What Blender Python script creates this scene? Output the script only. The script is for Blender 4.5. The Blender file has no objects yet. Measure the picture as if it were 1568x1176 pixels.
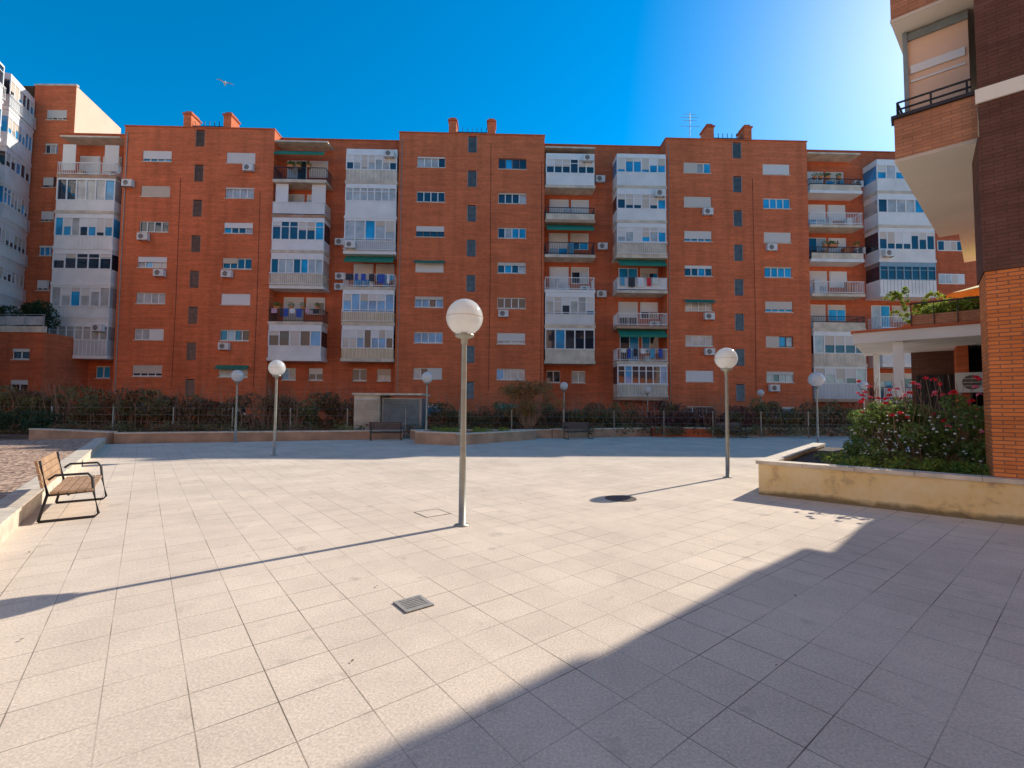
import bpy, math, random
from mathutils import Matrix, Vector
import numpy as np
R = math.radians
scene = bpy.context.scene
rng = random.Random(7)
rv = random.Random(21)
nrng = np.random.default_rng(5)

# ------------------------------------------------------------------ materials
def newmat(name):
    m = bpy.data.materials.new(name); m.use_nodes = True
    nt = m.node_tree; b = nt.nodes["Principled BSDF"]
    return m, nt, b
def N(nt, t, **kw):
    n = nt.nodes.new(t)
    for k, v in kw.items(): setattr(n, k, v)
    return n
def c4(c): return (c[0], c[1], c[2], 1)
def mul(c, f): return (min(c[0]*f, 1), min(c[1]*f, 1), min(c[2]*f, 1))
def pm(name, col, rough=.7, var=.15, scale=3, bump=0, metal=0, spec=.5, detail=5):
    m, nt, b = newmat(name)
    tc = N(nt, 'ShaderNodeTexCoord'); no = N(nt, 'ShaderNodeTexNoise')
    no.inputs['Scale'].default_value = scale; no.inputs['Detail'].default_value = detail
    nt.links.new(tc.outputs['Object'], no.inputs['Vector'])
    r = N(nt, 'ShaderNodeValToRGB')
    r.color_ramp.elements[0].position = .3; r.color_ramp.elements[1].position = .7
    r.color_ramp.elements[0].color = c4(mul(col, 1-var)); r.color_ramp.elements[1].color = c4(mul(col, 1+var))
    nt.links.new(no.outputs['Fac'], r.inputs['Fac']); nt.links.new(r.outputs['Color'], b.inputs['Base Color'])
    b.inputs['Roughness'].default_value = rough; b.inputs['Metallic'].default_value = metal
    b.inputs['Specular IOR Level'].default_value = spec
    if bump:
        bp = N(nt, 'ShaderNodeBump'); bp.inputs['Strength'].default_value = bump; bp.inputs['Distance'].default_value = .02
        nt.links.new(no.outputs['Fac'], bp.inputs['Height']); nt.links.new(bp.outputs['Normal'], b.inputs['Normal'])
    return m
def brickmat(name, c1, c2, mortar, bw=.25, bh=.07, ms=.006, stain=.25, bump=.3, stainscale=.25):
    m, nt, b = newmat(name)
    tc = N(nt, 'ShaderNodeTexCoord'); sx = N(nt, 'ShaderNodeSeparateXYZ'); nt.links.new(tc.outputs['Object'], sx.inputs[0])
    ad = N(nt, 'ShaderNodeMath', operation='ADD'); nt.links.new(sx.outputs[0], ad.inputs[0]); nt.links.new(sx.outputs[1], ad.inputs[1])
    cx = N(nt, 'ShaderNodeCombineXYZ'); nt.links.new(ad.outputs[0], cx.inputs[0]); nt.links.new(sx.outputs[2], cx.inputs[1])
    br = N(nt, 'ShaderNodeTexBrick'); br.inputs['Scale'].default_value = 1
    br.inputs['Brick Width'].default_value = bw; br.inputs['Row Height'].default_value = bh
    br.inputs['Mortar Size'].default_value = ms; br.inputs['Color1'].default_value = c4(c1); br.inputs['Color2'].default_value = c4(c2)
    br.inputs['Mortar'].default_value = c4(mortar)
    nt.links.new(cx.outputs[0], br.inputs['Vector'])
    no = N(nt, 'ShaderNodeTexNoise'); no.inputs['Scale'].default_value = stainscale; no.inputs['Detail'].default_value = 8; no.inputs['Roughness'].default_value = .65
    nt.links.new(tc.outputs['Object'], no.inputs['Vector'])
    mr = N(nt, 'ShaderNodeMapRange'); mr.inputs[1].default_value = .3; mr.inputs[2].default_value = .7
    mr.inputs[3].default_value = 1-stain; mr.inputs[4].default_value = 1+stain*.7
    nt.links.new(no.outputs['Fac'], mr.inputs[0])
    no2 = N(nt, 'ShaderNodeTexNoise'); no2.inputs['Scale'].default_value = 1; no2.inputs['Detail'].default_value = 3
    mp = N(nt, 'ShaderNodeMapping'); mp.inputs['Scale'].default_value = (.4, .4, 5); nt.links.new(tc.outputs['Object'], mp.inputs[0]); nt.links.new(mp.outputs[0], no2.inputs['Vector'])
    mr2 = N(nt, 'ShaderNodeMapRange'); mr2.inputs[1].default_value = .3; mr2.inputs[2].default_value = .7; mr2.inputs[3].default_value = .86; mr2.inputs[4].default_value = 1.13
    nt.links.new(no2.outputs['Fac'], mr2.inputs[0])
    # vertical run-off streaks
    no4 = N(nt, 'ShaderNodeTexNoise'); no4.inputs['Scale'].default_value = 1; no4.inputs['Detail'].default_value = 4
    mp4 = N(nt, 'ShaderNodeMapping'); mp4.inputs['Scale'].default_value = (1.6, 1.6, .12); nt.links.new(tc.outputs['Object'], mp4.inputs[0]); nt.links.new(mp4.outputs[0], no4.inputs['Vector'])
    mr4 = N(nt, 'ShaderNodeMapRange'); mr4.inputs[1].default_value = .32; mr4.inputs[2].default_value = .55; mr4.inputs[3].default_value = .88; mr4.inputs[4].default_value = 1.03
    nt.links.new(no4.outputs['Fac'], mr4.inputs[0])
    mm = N(nt, 'ShaderNodeMath', operation='MULTIPLY'); nt.links.new(mr.outputs[0], mm.inputs[0]); nt.links.new(mr2.outputs[0], mm.inputs[1])
    mm2 = N(nt, 'ShaderNodeMath', operation='MULTIPLY'); nt.links.new(mm.outputs[0], mm2.inputs[0]); nt.links.new(mr4.outputs[0], mm2.inputs[1])
    vm = N(nt, 'ShaderNodeVectorMath', operation='SCALE'); nt.links.new(br.outputs['Color'], vm.inputs[0]); nt.links.new(mm2.outputs[0], vm.inputs['Scale'])
    nt.links.new(vm.outputs[0], b.inputs['Base Color']); b.inputs['Roughness'].default_value = .85
    b.inputs['Specular IOR Level'].default_value = .2
    if bump:
        bp = N(nt, 'ShaderNodeBump'); bp.inputs['Strength'].default_value = bump; bp.inputs['Distance'].default_value = .01; bp.invert = True
        nt.links.new(br.outputs['Fac'], bp.inputs['Height']); nt.links.new(bp.outputs['Normal'], b.inputs['Normal'])
    return m
def leafmat(name, cols, trans=.35):
    m, nt, b = newmat(name)
    g = N(nt, 'ShaderNodeNewGeometry'); r = N(nt, 'ShaderNodeValToRGB')
    cr = r.color_ramp
    for i, c in enumerate(cols):
        p = i/(len(cols)-1)
        e = cr.elements[0] if i == 0 else (cr.elements[1] if i == len(cols)-1 else cr.elements.new(p))
        e.position = p; e.color = c4(c)
    tc = N(nt, 'ShaderNodeTexCoord'); no = N(nt, 'ShaderNodeTexNoise'); no.inputs['Scale'].default_value = .9; no.inputs['Detail'].default_value = 4
    nt.links.new(tc.outputs['Object'], no.inputs['Vector'])
    mx = N(nt, 'ShaderNodeMath', operation='MULTIPLY_ADD'); mx.inputs[1].default_value = .5
    sb = N(nt, 'ShaderNodeMapRange'); sb.inputs[1].default_value = .3; sb.inputs[2].default_value = .7; sb.inputs[3].default_value = 0; sb.inputs[4].default_value = .5
    nt.links.new(no.outputs['Fac'], sb.inputs[0])
    nt.links.new(g.outputs['Random Per Island'], mx.inputs[0]); nt.links.new(sb.outputs[0], mx.inputs[2])
    nt.links.new(mx.outputs[0], r.inputs['Fac'])
    nt.links.new(r.outputs['Color'], b.inputs['Base Color']); b.inputs['Roughness'].default_value = .55
    tr = N(nt, 'ShaderNodeBsdfTranslucent'); nt.links.new(r.outputs['Color'], tr.inputs['Color'])
    ms = N(nt, 'ShaderNodeMixShader'); ms.inputs[0].default_value = trans
    out = nt.nodes['Material Output']
    nt.links.new(b.outputs[0], ms.inputs[1]); nt.links.new(tr.outputs[0], ms.inputs[2]); nt.links.new(ms.outputs[0], out.inputs['Surface'])
    return m

M = {}
M['brick'] = brickmat('facade_brick', (.80, .20, .075), (.68, .155, .055), (.54, .20, .11), ms=.005, stain=.18, bump=.15)
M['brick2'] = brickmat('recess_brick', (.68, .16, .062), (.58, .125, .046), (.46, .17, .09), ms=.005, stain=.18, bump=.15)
M['brick_lit'] = brickmat('sunlit_brick', (.58, .30, .20), (.52, .26, .17), (.5, .32, .24), stain=.15)  # lit copy of the brick, sunlight put into its paler colour
M['brick_near'] = brickmat('orange_brick', (.86, .28, .085), (.72, .21, .055), (.36, .15, .085), bw=.25, bh=.062, ms=.008, stain=.18, bump=.8, stainscale=1)
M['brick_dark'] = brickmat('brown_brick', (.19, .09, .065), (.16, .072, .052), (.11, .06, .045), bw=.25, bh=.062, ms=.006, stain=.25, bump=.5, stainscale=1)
M['brick_par'] = brickmat('parapet_brick', (.64, .29, .15), (.54, .23, .12), (.38, .2, .13), bw=.25, bh=.062, ms=.006, stain=.2, bump=.5, stainscale=1)
M['white'] = pm('white_frame', (.86, .83, .78), .45, .05, 2)
M['brownframe'] = pm('bronze_frame', (.16, .11, .08), .45, .1, 2)
M['white2'] = pm('white_panel', (.84, .80, .74), .6, .1, .8)
M['panel_g'] = pm('pale_grey_panel', (.58, .57, .55), .6, .1, .8)
M['cream'] = pm('cream_slab', (.68, .57, .43), .8, .22, 1.5)
M['beige'] = pm('beige_fabric', (.72, .54, .33), .8, .1, 1)
M['green'] = pm('green_awning', (.015, .20, .12), .7, .15, 1)
M['dark'] = pm('dark_interior', (.03, .028, .028), .7, .3, 2)
M['darkmetal'] = pm('dark_metal', (.05, .05, .055), .45, .2, 3, metal=.6)
M['grey'] = pm('grey_metal', (.33, .34, .35), .4, .12, 3, metal=.5)
M['grate'] = pm('grate_metal', (.42, .39, .34), .55, .15, 20, metal=.2)
M['castiron'] = pm('cast_iron', (.15, .115, .09), .6, .25, 20, metal=.3)
M['galv'] = pm('galvanised_pole', (.34, .34, .29), .45, .15, 6, metal=.4)
M['ac'] = pm('ac_white', (.74, .72, .67), .5, .08, 2)
M['louvre'] = pm('louvre', (.33, .20, .14), .6, .2, 3)
M['louvre_g'] = pm('louvre_grey', (.26, .30, .30), .5, .2, 3)
M['glass_d'] = pm('glass_dark', (.025, .035, .05), .03, .4, .6, spec=1)
M['glass_sky'] = pm('glass_sky_reflection', (.03, .34, .62), .03, .5, .5, spec=1)  # blue sky reflection painted into the base colour of the panes
M['glass_c'] = pm('glass_curtain', (.50, .48, .44), .08, .3, 1.2, spec=.9)
M['orange_cloth'] = pm('terracotta_paint', (.62, .22, .07), .8, .15, 1)
def shuttermat():
    m, nt, b = newmat('roller_shutter')
    tc = N(nt, 'ShaderNodeTexCoord'); sx = N(nt, 'ShaderNodeSeparateXYZ'); nt.links.new(tc.outputs['Object'], sx.inputs[0])
    ml = N(nt, 'ShaderNodeMath', operation='MULTIPLY'); ml.inputs[1].default_value = 2*math.pi/.09; nt.links.new(sx.outputs[2], ml.inputs[0])
    si = N(nt, 'ShaderNodeMath', operation='SINE'); nt.links.new(ml.outputs[0], si.inputs[0])
    g = N(nt, 'ShaderNodeNewGeometry'); mr = N(nt, 'ShaderNodeValToRGB')
    mr.color_ramp.elements[0].color = (.66, .53, .40, 1); mr.color_ramp.elements[1].color = (.88, .85, .80, 1)
    nt.links.new(g.outputs['Random Per Island'], mr.inputs[0]); nt.links.new(mr.outputs[0], b.inputs['Base Color'])
    bp = N(nt, 'ShaderNodeBump'); bp.inputs['Strength'].default_value = .4; bp.inputs['Distance'].default_value = .02
    nt.links.new(si.outputs[0], bp.inputs['Height']); nt.links.new(bp.outputs[0], b.inputs['Normal']); b.inputs['Roughness'].default_value = .6
    return m
M['shutter'] = shuttermat()
for i, c in enumerate([(.7, .04, .05), (.05, .1, .4), (.75, .74, .72), (.05, .05, .06), (.6, .35, .45), (.1, .35, .5), (.7, .68, .6)]):
    M['cloth%d' % i] = pm('cloth_%d' % i, c, .9, .15, 4)

TILE = .40
def pavingmat():
    m, nt, b = newmat('paving_tiles')
    tc = N(nt, 'ShaderNodeTexCoord'); mp = N(nt, 'ShaderNodeMapping')
    mp.inputs['Rotation'].default_value = (0, 0, R(-38.3)); mp.inputs['Location'].default_value = (.13, .22, 0)
    nt.links.new(tc.outputs['Object'], mp.inputs[0])
    br = N(nt, 'ShaderNodeTexBrick', offset=0.0); br.inputs['Scale'].default_value = 1
    br.inputs['Brick Width'].default_value = TILE; br.inputs['Row Height'].default_value = TILE; br.inputs['Mortar Size'].default_value = .004
    br.inputs['Mortar Smooth'].default_value = .4
    nt.links.new(mp.outputs[0], br.inputs['Vector'])
    n1 = N(nt, 'ShaderNodeTexNoise'); n1.inputs['Scale'].default_value = 60; n1.inputs['Detail'].default_value = 6; n1.inputs['Roughness'].default_value = .85
    n2 = N(nt, 'ShaderNodeTexNoise'); n2.inputs['Scale'].default_value = .6; n2.inputs['Detail'].default_value = 9; n2.inputs['Roughness'].default_value = .72
    n3 = N(nt, 'ShaderNodeTexNoise'); n3.inputs['Scale'].default_value = .9; n3.inputs['Detail'].default_value = 3
    n5 = N(nt, 'ShaderNodeTexNoise'); n5.inputs['Scale'].default_value = 3.1; n5.inputs['Detail'].default_value = 3
    for n in (n1, n2, n3, n5): nt.links.new(tc.outputs['Object'], n.inputs['Vector'])
    m1 = N(nt, 'ShaderNodeMapRange'); m1.inputs[1].default_value = .3; m1.inputs[2].default_value = .66; m1.inputs[3].default_value = .58; m1.inputs[4].default_value = 1.2
    m2 = N(nt, 'ShaderNodeMapRange'); m2.inputs[1].default_value = .3; m2.inputs[2].default_value = .62; m2.inputs[3].default_value = .82; m2.inputs[4].default_value = 1.06
    m5 = N(nt, 'ShaderNodeMapRange'); m5.inputs[1].default_value = .24; m5.inputs[2].default_value = .36; m5.inputs[3].default_value = .78; m5.inputs[4].default_value = 1.0
    nt.links.new(n1.outputs[0], m1.inputs[0]); nt.links.new(n2.outputs[0], m2.inputs[0]); nt.links.new(n5.outputs[0], m5.inputs[0])
    mm = N(nt, 'ShaderNodeMath', operation='MULTIPLY'); nt.links.new(m1.outputs[0], mm.inputs[0]); nt.links.new(m2.outputs[0], mm.inputs[1])
    mm5 = N(nt, 'ShaderNodeMath', operation='MULTIPLY'); nt.links.new(mm.outputs[0], mm5.inputs[0]); nt.links.new(m5.outputs[0], mm5.inputs[1])
    m3 = N(nt, 'ShaderNodeMapRange'); m3.inputs[1].default_value = .4; m3.inputs[2].default_value = .6; m3.inputs[3].default_value = .25; m3.inputs[4].default_value = .95
    nt.links.new(n3.outputs[0], m3.inputs[0])
    mf = N(nt, 'ShaderNodeMath', operation='MULTIPLY'); nt.links.new(br.outputs['Fac'], mf.inputs[0]); nt.links.new(m3.outputs[0], mf.inputs[1])
    mix = N(nt, 'ShaderNodeMix', data_type='RGBA')
    br2 = N(nt, 'ShaderNodeTexBrick', offset=0.0); br2.inputs['Scale'].default_value = 1
    br2.inputs['Brick Width'].default_value = TILE; br2.inputs['Row Height'].default_value = TILE; br2.inputs['Mortar Size'].default_value = 0
    br2.inputs['Color1'].default_value = (.87, .71, .545, 1); br2.inputs['Color2'].default_value = (.82, .665, .51, 1)
    nt.links.new(mp.outputs[0], br2.inputs['Vector'])
    nt.links.new(mf.outputs[0], mix.inputs[0]); nt.links.new(br2.outputs['Color'], mix.inputs[6]); mix.inputs[7].default_value = (.15, .11, .08, 1)
    vm = N(nt, 'ShaderNodeVectorMath', operation='SCALE'); nt.links.new(mix.outputs[2], vm.inputs[0]); nt.links.new(mm5.outputs[0], vm.inputs['Scale'])
    nt.links.new(vm.outputs[0], b.inputs['Base Color']); b.inputs['Roughness'].default_value = .85; b.inputs['Specular IOR Level'].default_value = .12
    bp = N(nt, 'ShaderNodeBump'); bp.inputs['Strength'].default_value = .3; bp.inputs['Distance'].default_value = .004
    nt.links.new(n1.outputs[0], bp.inputs['Height']); nt.links.new(bp.outputs[0], b.inputs['Normal'])
    return m
M['paving'] = pavingmat()
def gravelmat(name, c1, c2, sc):
    m, nt, b = newmat(name)
    tc = N(nt, 'ShaderNodeTexCoord'); v = N(nt, 'ShaderNodeTexVoronoi'); v.inputs['Scale'].default_value = sc
    nt.links.new(tc.outputs['Object'], v.inputs['Vector'])
    sx = N(nt, 'ShaderNodeSeparateColor'); nt.links.new(v.outputs['Color'], sx.inputs[0])
    r = N(nt, 'ShaderNodeValToRGB'); r.color_ramp.elements[0].color = c4(c1); r.color_ramp.elements[1].color = c4(c2)
    nt.links.new(sx.outputs[0], r.inputs[0]); nt.links.new(r.outputs[0], b.inputs['Base Color']); b.inputs['Roughness'].default_value = .9
    bp = N(nt, 'ShaderNodeBump'); bp.inputs['Strength'].default_value = .8; bp.inputs['Distance'].default_value = .03
    nt.links.new(v.outputs['Distance'], bp.inputs['Height']); nt.links.new(bp.outputs[0], b.inputs['Normal'])
    return m
M['gravel'] = gravelmat('bark_gravel', (.16, .08, .05), (.74, .50, .34), 14)
M['soil'] = gravelmat('soil', (.05, .035, .025), (.16, .12, .09), 30)
M['earth'] = pm('earth', (.26, .17, .105), .95, .4, .4, bump=.3, detail=8)
M['stone'] = pm('stone_cap', (.68, .57, .43), .8, .22, 4, bump=.3)
M['lowwall'] = pm('low_wall_render', (.50, .30, .19), .85, .25, 1.2, bump=.3)
def stuccomat():
    m, nt, b = newmat('yellow_render')
    tc = N(nt, 'ShaderNodeTexCoord')
    n1 = N(nt, 'ShaderNodeTexNoise'); n1.inputs['Scale'].default_value = 2.2; n1.inputs['Detail'].default_value = 9; n1.inputs['Roughness'].default_value = .7
    nt.links.new(tc.outputs['Object'], n1.inputs['Vector'])
    r = N(nt, 'ShaderNodeValToRGB'); e = r.color_ramp.elements
    e[0].position = .34; e[0].color = (.56, .37, .20, 1); e[1].position = .44; e[1].color = (.88, .61, .26, 1); x = e.new(.62); x.color = (.92, .70, .38, 1)
    nt.links.new(n1.outputs[0], r.inputs[0])
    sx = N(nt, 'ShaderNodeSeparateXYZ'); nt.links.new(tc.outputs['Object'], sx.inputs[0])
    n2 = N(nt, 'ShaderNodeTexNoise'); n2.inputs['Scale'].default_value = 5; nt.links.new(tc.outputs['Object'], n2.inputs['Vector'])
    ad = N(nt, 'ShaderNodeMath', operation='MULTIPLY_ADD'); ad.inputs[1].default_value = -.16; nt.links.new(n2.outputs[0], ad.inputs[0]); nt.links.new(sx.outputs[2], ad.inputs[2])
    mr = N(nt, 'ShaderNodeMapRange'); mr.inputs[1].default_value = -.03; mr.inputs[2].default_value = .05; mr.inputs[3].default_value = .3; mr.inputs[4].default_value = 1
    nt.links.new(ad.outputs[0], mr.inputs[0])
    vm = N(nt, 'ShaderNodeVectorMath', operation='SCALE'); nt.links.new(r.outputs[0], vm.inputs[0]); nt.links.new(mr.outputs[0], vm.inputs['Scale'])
    nt.links.new(vm.outputs[0], b.inputs['Base Color']); b.inputs['Roughness'].default_value = .9
    bp = N(nt, 'ShaderNodeBump'); bp.inputs['Strength'].default_value = .4; bp.inputs['Distance'].default_value = .01
    nt.links.new(n1.outputs[0], bp.inputs['Height']); nt.links.new(bp.outputs[0], b.inputs['Normal'])
    return m
M['yellow'] = stuccomat()
M['parasol'] = pm('parasol_yellow', (.75, .55, .08), .8, .1, 2)
M['wood'] = pm('bench_wood', (.46, .28, .16), .6, .25, 8)
M['soffit'] = pm('white_soffit', (.92, .86, .73), .85, .06, .7)
M['peach'] = pm('peach_blind', (.92, .60, .40), .5, .05, 1)
M['plain_lit'] = pm('sunlit_peach_wall', (.80, .50, .34), .85, .08, .5)  # sunlight on the wall put into a paler peach colour
M['roof'] = pm('roof_gravel', (.3, .28, .26), .9, .2, 2)

def globemat():
    m, nt, b = newmat('opal_globe')
    tc = N(nt, 'ShaderNodeTexCoord'); no = N(nt, 'ShaderNodeTexNoise'); no.inputs['Scale'].default_value = 6
    nt.links.new(tc.outputs['Object'], no.inputs['Vector'])
    r = N(nt, 'ShaderNodeValToRGB'); r.color_ramp.elements[0].color = (.84, .83, .78, 1); r.color_ramp.elements[1].color = (.92, .92, .89, 1)
    nt.links.new(no.outputs[0], r.inputs[0]); nt.links.new(r.outputs[0], b.inputs['Base Color'])
    b.inputs['Roughness'].default_value = .08; b.inputs['Coat Weight'].default_value = .8; b.inputs['Coat Roughness'].default_value = .02
    tr = N(nt, 'ShaderNodeBsdfTranslucent'); tr.inputs['Color'].default_value = (.93, .93, .9, 1)
    ms = N(nt, 'ShaderNodeMixShader'); ms.inputs[0].default_value = .45
    nt.links.new(b.outputs[0], ms.inputs[1]); nt.links.new(tr.outputs[0], ms.inputs[2]); nt.links.new(ms.outputs[0], nt.nodes['Material Output'].inputs['Surface'])
    return m
M['globe'] = globemat()

# ------------------------------------------------------------------ mesh builder
class MB:
    def __init__(s): s.v = []; s.f = []; s.m = []; s.mats = []; s.T = None
    def mi(s, k):
        if k not in s.mats: s.mats.append(k)
        return s.mats.index(k)
    def add(s, vs, fs, k):
        o = len(s.v); i = s.mi(k)
        if s.T is not None: vs = [tuple(s.T @ Vector(p)) for p in vs]
        s.v += vs; s.f += [tuple(o+j for j in f) for f in fs]; s.m += [i]*len(fs)
    def box(s, x0, x1, y0, y1, z0, z1, k, skip=''):
        vs = [(x0, y0, z0), (x1, y0, z0), (x1, y1, z0), (x0, y1, z0), (x0, y0, z1), (x1, y0, z1), (x1, y1, z1), (x0, y1, z1)]
        F = {'b': (0, 3, 2, 1), 't': (4, 5, 6, 7), 'f': (0, 1, 5, 4), 'r': (1, 2, 6, 5), 'k': (2, 3, 7, 6), 'l': (3, 0, 4, 7)}
        s.add(vs, [F[q] for q in F if q not in skip], k)
    def quad(s, a, b, c, d, k): s.add([a, b, c, d], [(0, 1, 2, 3)], k)
    def prism(s, poly, z0, z1, k):
        n = len(poly); vs = [(p[0], p[1], z0) for p in poly]+[(p[0], p[1], z1) for p in poly]
        fs = [tuple(range(n-1, -1, -1)), tuple(range(n, 2*n))]+[(i, (i+1) % n, n+(i+1) % n, n+i) for i in range(n)]
        s.add(vs, fs, k)
    def seg(s, p, q, th, z0, z1, k):
        p = Vector(p); q = Vector(q); d = (q-p).normalized(); n = Vector((d.y, -d.x))
        s.prism([tuple(p), tuple(p+n*th), tuple(q+n*th), tuple(q)], z0, z1, k)
    def tube(s, pts, r, k, n=8, r2=None):
        pts = [Vector(p) for p in pts]; vs = []
        for i, p in enumerate(pts):
            d = (pts[min(i+1, len(pts)-1)]-pts[max(i-1, 0)]).normalized()
            u = Vector((1, 0, 0)) if abs(d.z) >= .99 else d.cross(Vector((0, 0, 1))).normalized()
            w = d.cross(u)
            rr = r if r2 is None else r+(r2-r)*i/(len(pts)-1)
            for j in range(n):
                a = 2*math.pi*j/n; vs.append(tuple(p+u*math.cos(a)*rr+w*math.sin(a)*rr))
        fs = []
        for i in range(len(pts)-1):
            for j in range(n): fs.append((i*n+j, i*n+(j+1) % n, (i+1)*n+(j+1) % n, (i+1)*n+j))
        fs += [tuple(range(n-1, -1, -1)), tuple(range((len(pts)-1)*n, len(pts)*n))]
        s.add(vs, fs, k)
    def lathe(s, prof, k, n=24, c=(0, 0)):
        vs = []
        for r, z in prof:
            for j in range(n):
                a = 2*math.pi*j/n; vs.append((c[0]+math.cos(a)*r, c[1]+math.sin(a)*r, z))
        fs = [(i*n+j, i*n+(j+1) % n, (i+1)*n+(j+1) % n, (i+1)*n+j) for i in range(len(prof)-1) for j in range(n)]
        s.add(vs, fs, k)
    def build(s, name, parent=None, loc=(0, 0, 0), rz=0, smooth=False):
        me = bpy.data.meshes.new(name); me.from_pydata(s.v, [], s.f)
        for k in s.mats: me.materials.append(M[k])
        me.polygons.foreach_set('material_index', s.m)
        if smooth: me.polygons.foreach_set('use_smooth', [True]*len(s.f))
        me.update(); ob = bpy.data.objects.new(name, me); scene.collection.objects.link(ob)
        ob.location = loc; ob.rotation_euler = (0, 0, rz)
        if parent: ob.parent = parent
        return ob
def empty(name, loc=(0, 0, 0), rz=0):
    e = bpy.data.objects.new(name, None); scene.collection.objects.link(e); e.location = loc; e.rotation_euler = (0, 0, rz); e.empty_display_size = .3
    return e

def wall_holes(mb, s0, s1, z0, z1, d, holes, k, rev=.16):
    xs = sorted({s0, s1, *[h[0] for h in holes], *[h[1] for h in holes]}); zs = sorted({z0, z1, *[h[2] for h in holes], *[h[3] for h in holes]})
    for i in range(len(xs)-1):
        for j in range(len(zs)-1):
            cx = (xs[i]+xs[i+1])/2; cz = (zs[j]+zs[j+1])/2
            if any(h[0] < cx < h[1] and h[2] < cz < h[3] for h in holes): continue
            mb.quad((xs[i], d, zs[j]), (xs[i+1], d, zs[j]), (xs[i+1], d, zs[j+1]), (xs[i], d, zs[j+1]), k)
    for a, b, c, e in holes:
        mb.quad((a, d, c), (a, d+rev, c), (a, d+rev, e), (a, d, e), k); mb.quad((b, d, c), (b, d, e), (b, d+rev, e), (b, d+rev, c), k)
        mb.quad((a, d, c), (b, d, c), (b, d+rev, c), (a, d+rev, c), k); mb.quad((a, d, e), (a, d+rev, e), (b, d+rev, e), (b, d, e), k)

def glasskey():
    r = rng.random()
    return 'glass_sky' if r < .32 else ('glass_d' if r < .74 else 'glass_c')
def window(mb, a, b, z0, z1, d, n=4, shut=None):
    g = d+.14
    n_ = n; w = (b-a)/n_
    fk = 'white' if rv.random() > .1 else 'brownframe'
    base = glasskey()
    for i in range(n_):
        kk = base if rng.random() < .7 else glasskey()
        mb.quad((a+i*w, g, z0), (a+(i+1)*w, g, z0), (a+(i+1)*w, g, z1), (a+i*w, g, z1), kk)
    t = .075
    mb.box(a+.003, b-.003, g-.05, g-.01, z0+.003, z0+t, fk); mb.box(a+.003, b-.003, g-.05, g-.01, z1-t, z1-.003, fk)
    for i in range(n_+1):
        x = a+i*w; x0 = max(a+.003, x-t/2); x1 = min(b-.003, x+t/2)
        mb.box(x0, x1, g-.047, g-.012, z0+t, z1-t, fk)
    if shut is None: shut = rng.choice([0, 0, .15, .3, .5, .75, 1, 1])
    if shut > 0:
        if rng.random() < .35 and shut > .3:
            h = n_//2; lo = rng.random() < .5
            sa, sb = (a, a+h*w) if lo else (a+h*w, b)
        else: sa, sb = a, b
        mb.box(sa+.01, sb-.01, g-.1, g-.06, z1-(z1-z0)*shut+.005, z1-.004, 'shutter')
    mb.box(a-.05, b+.05, d-.05, d+.13, z0-.07, z0-.003, 'cream')
def acunit(mb, x, z, d):
    mb.box(x-.4, x+.4, d-.36, d-.04, z, z+.55, 'ac')
    n = 14
    vs = [(x-.08+.2*math.cos(2*math.pi*i/n), d-.365, z+.275+.2*math.sin(2*math.pi*i/n)) for i in range(n)]
    mb.add(vs, [tuple(range(n))], 'castiron')
    for zz in (-.1, 0, .1): mb.box(x-.27, x+.11, d-.372, d-.367, z+.27+zz, z+.285+zz, 'ac')
    mb.box(x-.33, x-.29, d-.3, d-.003, z-.06, z-.003, 'grey'); mb.box(x+.29, x+.33, d-.3, d-.003, z-.06, z-.003, 'grey')

FL = 2.91; Z0 = 4.3
def rail(mb, a, b, df, db, zf, k='grey', h=1.0, step=.14):
    for z in (zf+.1, zf+h):
        mb.box(a, b, df, df+.045, z-.025, z+.025, k)
        mb.box(a, a+.045, df+.047, db, z-.02, z+.02, k); mb.box(b-.045, b, df+.047, db, z-.02, z+.02, k)
    x = a+.02
    while x < b:
        mb.box(x-.01, x+.01, df+.012, df+.034, zf+.12, zf+h-.027, k); x += step
    y = df+.15
    while y < db:
        for xx in (a+.02, b-.02): mb.box(xx-.01, xx+.01, y-.01, y+.01, zf+.12, zf+h-.022, k)
        y += step
potpl = []
def laundry(mb, a, b, df, z1a):
    xx = a+.25
    mb.box(a+.1, b-.1, df-.105, df-.095, z1a-.005, z1a+.005, 'grey')
    while xx < b-.55:
        w = rv.uniform(.22, .6); h = rv.uniform(.35, .85); k = 'cloth%d' % rv.randrange(7); n = 5
        vs = []
        for j in range(n+1):
            t = j/n; off = rv.uniform(-.03, .03)
            vs += [(xx+w*t, df-.1+off*.3, z1a), (xx+w*(.5+(t-.5)*rv.uniform(.85, 1.15)), df-.1+off, z1a-h*rv.uniform(.9, 1.02))]
        mb.add(vs, [(2*j, 2*j+1, 2*j+3, 2*j+2) for j in range(n)], k); xx += w+rv.uniform(.03, .35)
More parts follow.
